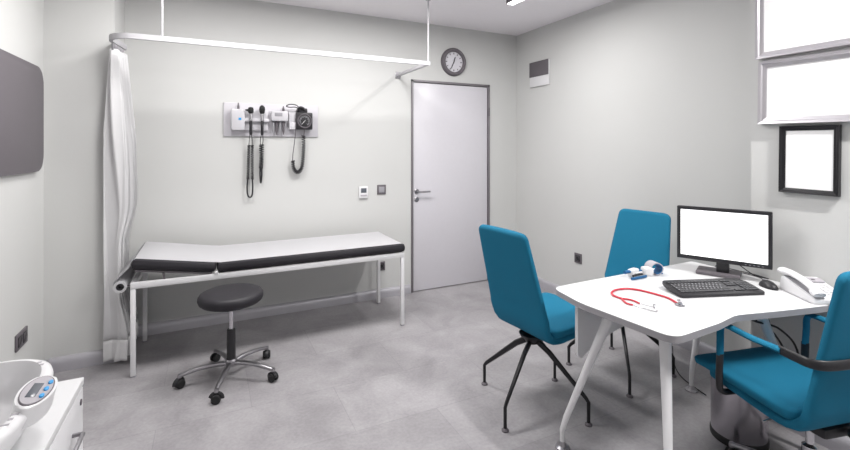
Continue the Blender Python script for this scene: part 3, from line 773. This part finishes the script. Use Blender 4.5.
# local x forward (raised end), local y left
Lp, Wp = .112, .068
bm = nb()
prof = [(-Lp, 0), (Lp, 0), (Lp+.004, .02), (Lp-.006, .066), (Lp-.02, .071), (-Lp+.01, .030), (-Lp, .022)]
A = [bm.verts.new((x, -Wp-.022, z)) for x, z in prof]; B = [bm.verts.new((x, Wp, z)) for x, z in prof]
n = len(prof)
for k in range(n): bm.faces.new((A[k], A[(k+1) % n], B[(k+1) % n], B[k]))
bm.faces.new(A[::-1]); bm.faces.new(B)
bmesh.ops.bevel(bm, geom=bm.edges[:], offset=.005, segments=2, profile=.5, affect='EDGES')
mesh('base', bm, 'white', t)
slp = atan2(.041, 2*Lp-.03)
Tp = TR(-Lp+.01, 0, .030) @ RY(-slp)
bm = nb()
for i in range(4):
    for j in range(3): box(bm, .045+i*.019, .058+i*.019, -.075+j*.021, -.061+j*.021, .001, .006, .0015, T=Tp)
for j in range(4): box(bm, .022, .031, -.078+j*.017, -.066+j*.017, .001, .005, .0015, T=Tp)
mesh('keypad', bm, 'white', t)
bm = nb(); box(bm, .135, .175, -.08, -.018, .001, .008, .002, T=Tp); mesh('display', bm, 'cuff', t)
bm = nb(); box(bm, .148, .158, -.046, -.03, .0075, .010, .001, T=Tp); mesh('indicator', bm, 'grey', t)
bm = nb()
hp = [(-.012, .046, .016), (.03, .046, .030), (.10, .046, .034), (.18, .046, .026), (.236, .046, .012)]
tube(bm, [Tp @ Vector(p_) for p_ in smoothpath(hp, 6)], [.016-.004*sin(pi*k/24) for k in range(25)], 14, ry=[.026-.006*sin(pi*k/24) for k in range(25)])
ellip(bm, .028, .026, .024, Tp @ TR(.01, .046, .024) @ RX(pi)); ellip(bm, .028, .026, .024, Tp @ TR(.212, .046, .020) @ RX(pi))
mesh('handset', bm, 'white', t, ang=60)
bm = nb(); box(bm, -.01, .20, .022, .060, .0005, .003, T=Tp); mesh('cradle_shade_strip', bm, 'midgrey', t)  # grey strip painted in for the shade under the handset
cd = helix([(2.492, .972, ZD+.035), (2.475, .945, .735), (2.478, .930, .66), (2.49, .925, .56), (2.55, .93, .45), (2.62, .99, .42), (2.665, 1.05, .50)], .0065, .0022, 60)
PI_ = (TR(2.562, 1.082, ZD) @ RZ(PA)).inverted()
for v_ in cd.verts: v_.co = PI_ @ v_.co
mesh('coiled_cord', cd, 'white', t)
bm = nb(); tube(bm, smoothpath([(2.655, 1.00, ZD+.02), (2.640, .955, ZD+.012), (2.62, .935, .71), (2.63, .925, .60), (2.66, .95, .40), (2.675, 1.02, .10)], 8), .0028, 8)
for v_ in bm.verts: v_.co = PI_ @ v_.co
mesh('line_cable', bm, 'white', t)
# cables under the desk
defs = [((2.20, 1.28, .708), (2.34, 1.22, .62), (2.50, 1.18, .56), (2.62, 1.16, .42), (2.672, 1.20, .12)),
        ((2.28, 1.34, .708), (2.42, 1.25, .60), (2.55, 1.22, .50), (2.65, 1.22, .34), (2.672, 1.26, .11)),
        ((2.12, 1.40, .708), (2.22, 1.37, .655), (2.36, 1.32, .645), (2.52, 1.30, .62), (2.66, 1.30, .50), (2.680, 1.32, .12))]
labs = ['upper black cable sagging from under the desk to the pilaster', 'lower black cable sagging from under the desk to the pilaster', 'thin black cable sagging closest under the desktop']
for d_, lb, r_ in zip(defs, labs, (.005, .005, .0025)):
    bm = nb(); tube(bm, smoothpath(d_, 8), r_, 8); tag(mesh('hanging_cable', bm, 'rubber'), lb, 'cable', 'cables under the desk')
bm = nb(); tube(bm, smoothpath([(2.60, 1.60, .0035), (2.66, 1.78, .0035), (2.78, 1.92, .0035), (3.02, 2.10, .0035)], 8), .003, 8)
tag(mesh('floor_cable', bm, 'rubber'), 'thin black cable lying on the floor between the desk and the right wall', 'cable')

# stethoscope
t = thing('stethoscope', 'red tubed stethoscope lying on the desk in front of the keyboard', 'stethoscope', (1.85, 1.42, ZD))
def sp(l, z=.005): return [(x-1.85, y-1.42, z) for x, y in l]
def px2(px, py, z=ZD+.005):   # surveyed positions on the desk top
    u = (px-425)/442; d = (1.45-z)*442/(py-147); S_, C_ = sin(YAW), cos(YAW)
    return (d*(S_+u*C_), d*(C_-u*S_))
red = [px2(*p) for p in ((677, 303), (668.4, 298), (659, 295), (646.7, 291.7), (637.3, 289.7), (626.4, 288.6), (616.5, 289.7), (611.8, 292.3), (613.5, 295.4), (621.8, 298.5))]
bm = nb(); tube(bm, smoothpath(sp(red), 8), .0048, 10)
tube(bm, smoothpath(sp([red[-1]]+[px2(*p) for p in ((628, 299.2), (633.5, 300.6), (639.6, 303.3))]), 6), .0040, 10)
tube(bm, smoothpath(sp([red[-1]]+[px2(*p) for p in ((623.5, 300.8), (627, 303.3), (632.8, 304.9))]), 6), .0040, 10)
mesh('tubing', bm, 'red', t)
bm = nb(); ea = sp([px2(*p) for p in ((639.2, 303.1), (646, 305), (654.4, 307.4))]); tube(bm, smoothpath(ea, 5), .0022, 8)
eb = sp([px2(*p) for p in ((632.4, 304.8), (644, 308.6), (656, 311.6))]) ; eb += [(eb[-1][0]+.012, eb[-1][1]+.006, .010), (eb[-1][0]+.016, eb[-1][1]+.020, .022)]
tube(bm, smoothpath(eb, 5), .0022, 8); mesh('ear_tubes', bm, 'chrome', t)
for e, r_ in ((ea[-1], .006), (eb[-1], .006)):
    bm = nb(); bmesh.ops.create_uvsphere(bm, u_segments=14, v_segments=8, radius=r_, matrix=TR(*e) @ Matrix.Translation((.003, .001, .0012))); mesh('ear_tip', bm, 'midgrey', t)
ch = px2(680, 304.5)
bm = nb(); lathe(bm, [(0, 0), (.019, 0), (.021, .003), (.019, .007), (.009, .010), (.007, .016), (.012, .020), (.012, .024), (0, .025)], 28, TR(ch[0]-1.85, ch[1]-1.42, .0)); mesh('chest_piece', bm, 'chrome', t)
# wrist blood pressure monitor
t = thing('blood_pressure_monitor', 'small white and blue wrist blood pressure monitor with curved grey cuff', 'blood pressure monitor', (2.185, 1.675, ZD), radians(-20))
bm = nb()
P_ = [(.045+.038*cos(a), .036+.034*sin(a)) for a in [radians(x) for x in range(-100, 190, 10)]]
inner = [(.045+.033*cos(a), .036+.029*sin(a)) for a in [radians(x) for x in range(-100, 190, 10)]]
poly = P_+inner[::-1]
prism(bm, poly, -.03, .03, 0, T=TR(0, 0, .0005) @ RX(pi/2)); mesh('cuff', bm, 'cuff', t)
bm = nb(); prism(bm, [(.045+.0328*cos(a), .036+.0288*sin(a)) for a in [radians(x) for x in range(-95, 100, 10)]]+[(.045+.029*cos(a), .036+.025*sin(a)) for a in [radians(x) for x in range(95, -100, -10)]], -.029, .029, 0, T=RX(pi/2)); mesh('cuff_lining', bm, 'blue', t)
bm = nb(); box(bm, -.030, .022, -.040, .012, 0, .046, .010); mesh('monitor_unit', bm, 'white', t)
bm = nb(); prism(bm, roundpoly([(-.01, .014), (.10, -.005), (.10, .03), (-.01, .045)], .008, 3), 0, .006, 0); mesh('strap', bm, 'blue', t)
t = thing('blue_clamp', 'blue and white handled clamp with black grip beside the wrist monitor', 'medical tool', (2.095, 1.665, ZD), radians(12))
bm = nb(); tube(bm, smoothpath([(-.085, -.015, .008), (-.04, -.026, .008), (.0, -.035, .008), (.03, -.038, .008)], 5), .0075, 10, ry=.005); mesh('lower_arm', bm, 'blue', t)
bm = nb(); tube(bm, smoothpath([(-.07, .03, .03), (-.03, .022, .03), (.02, .012, .028), (.05, .0, .024)], 5), .0085, 10, ry=.010); mesh('upper_arm', bm, 'blue', t)
bm = nb(); tube(bm, smoothpath([(-.055, -.008, .017), (-.02, -.012, .019), (.02, -.02, .017)], 5), .006, 10); mesh('grip', bm, 'black', t)
bm = nb(); box(bm, -.035, .03, .0, .035, .0, .042, .006); box(bm, -.02, .05, -.012, .01, .004, .026, .005); mesh('body', bm, 'white', t)

# ------------------------------------------------------------------ cabinet and baby scale
CX1, CY1, CZ = -.364, 1.733, .72
t = thing('cabinet', 'white low storage cabinet with bar handles in the near left corner', 'cabinet', (CX1, CY1, 0))
bm = nb(); box(bm, XL+.035-CX1, -.003, -1.25, 0, .06, CZ-.022, .001); mesh('carcass', bm, 'white', t)
bm = nb(); box(bm, XL+.032-CX1, .004, -1.252, .004, CZ-.022, CZ, .002); mesh('cabinet_top', bm, 'desk', t)
bm = nb(); box(bm, XL+.08-CX1, -.04, -1.21, -.03, 0, .06); mesh('plinth', bm, 'grey', t)
for k in range(3):
    y1 = -.004-k*.415; y0 = y1-.409
    for (z0, z1, nm, hz) in ((CZ-.18, CZ-.026, 'drawer', 0), (.065, CZ-.186, 'door', 1)):
        bm = nb(); box(bm, -.003, .015-.012, y0, y1, z0, z1, .0015); d_ = mesh(nm, bm, 'white', t)
        hy0, hy1 = y0+.12, y1-.12; hz_ = (z0+z1)/2-.01 if nm == 'drawer' else z1-.06
        bm = nb(); tube(bm, [(.003, hy0, hz_), (.028, hy0, hz_), (.028, hy1, hz_), (.003, hy1, hz_)], .006, 10); mesh('handle', bm, 'brushed', d_)
        if nm == 'drawer':
            bm = nb(); lathe(bm, [(0, 0), (.009, 0), (.009, .003), (0, .004)], 16, TR(.003, y1-.03, z1-.035) @ RY(pi/2)); mesh('lock', bm, 'grey', d_)
# baby scale
SZ = .10
t = thing('baby_scale', 'white baby weighing scale with oval display and blue buttons on the cabinet', 'baby scale', (-.565, 1.43, CZ))
def sup(a, rx, ry_, p_=3.0):
    c, s = cos(a), sin(a); return (rx*math.copysign(abs(c)**(2/p_), c), ry_*math.copysign(abs(s)**(2/p_), s))
N = 64
prof = [(.55, .014), (.80, .018), (.92, .040), (.98, .075), (1.0, .100), (1.03, .108), (1.10, .108), (1.20, .100), (1.22, .090), (1.16, .070), (1.02, .030), (.90, .006), (.80, .0005)]
bm = nb(); Rg = []
for s, z in prof:
    Rg.append([bm.verts.new((sup(2*pi*k/N, .150*s if s <= 1 else .150+(s-1)*.13, 1)[0], sup(2*pi*k/N, 1, .245*s if s <= 1 else .245+(s-1)*.13)[1], z)) for k in range(N)])
for A, B in zip(Rg, Rg[1:]):
    for k in range(N): bm.faces.new((A[k], A[(k+1) % N], B[(k+1) % N], B[k]))
bm.faces.new(Rg[0]); bm.faces.new(Rg[-1][::-1])
mesh('tray', bm, 'white', t, ang=60)
Td = TR(.170, .002, .104) @ RY(radians(12)) @ Matrix.Diagonal((.60, .78, 1, 1))
def oval(r1, r2, n=40): return [(r1*cos(2*pi*k/n), r2*sin(2*pi*k/n)) for k in range(n)]
bm = nb(); prism(bm, oval(.060, .112), -.035, .012, .006, T=Td); mesh('display_housing', bm, 'white', t)
bm = nb(); prism(bm, oval(.051, .098), .010, .0135, .001, T=Td); bz = mesh('display_bezel', bm, 'grey', t)
bm = nb(); prism(bm, oval(.047, .092), .0130, .0145, 0, T=Td); mesh('display_face', bm, 'cuff', t)
bm = nb(); box(bm, -.024, .010, -.050, .040, .0142, .0156, .0005, T=Td); mesh('lcd_screen', bm, 'lcd', t)
for y in (-.045, 0, .045):
    bm = nb(); prism(bm, oval(.0085, .012, 20), .014, .018, .001, T=TR(0, 0, 0) @ Td @ TR(.030, y, 0)); mesh('button', bm, 'bluebtn', t)
bm = nb()
for (x, y, w2, h2) in ((.122, .205, .005, .010), (.132, .186, .005, .010), (.157, -.088, .008, .007), (.155, -.108, .005, .009), (.151, -.130, .009, .006)):
    box(bm, x-w2, x+w2, y-h2/2, y+h2/2, .1078, .1085)
mesh('printed_marks', bm, 'cuff', t)
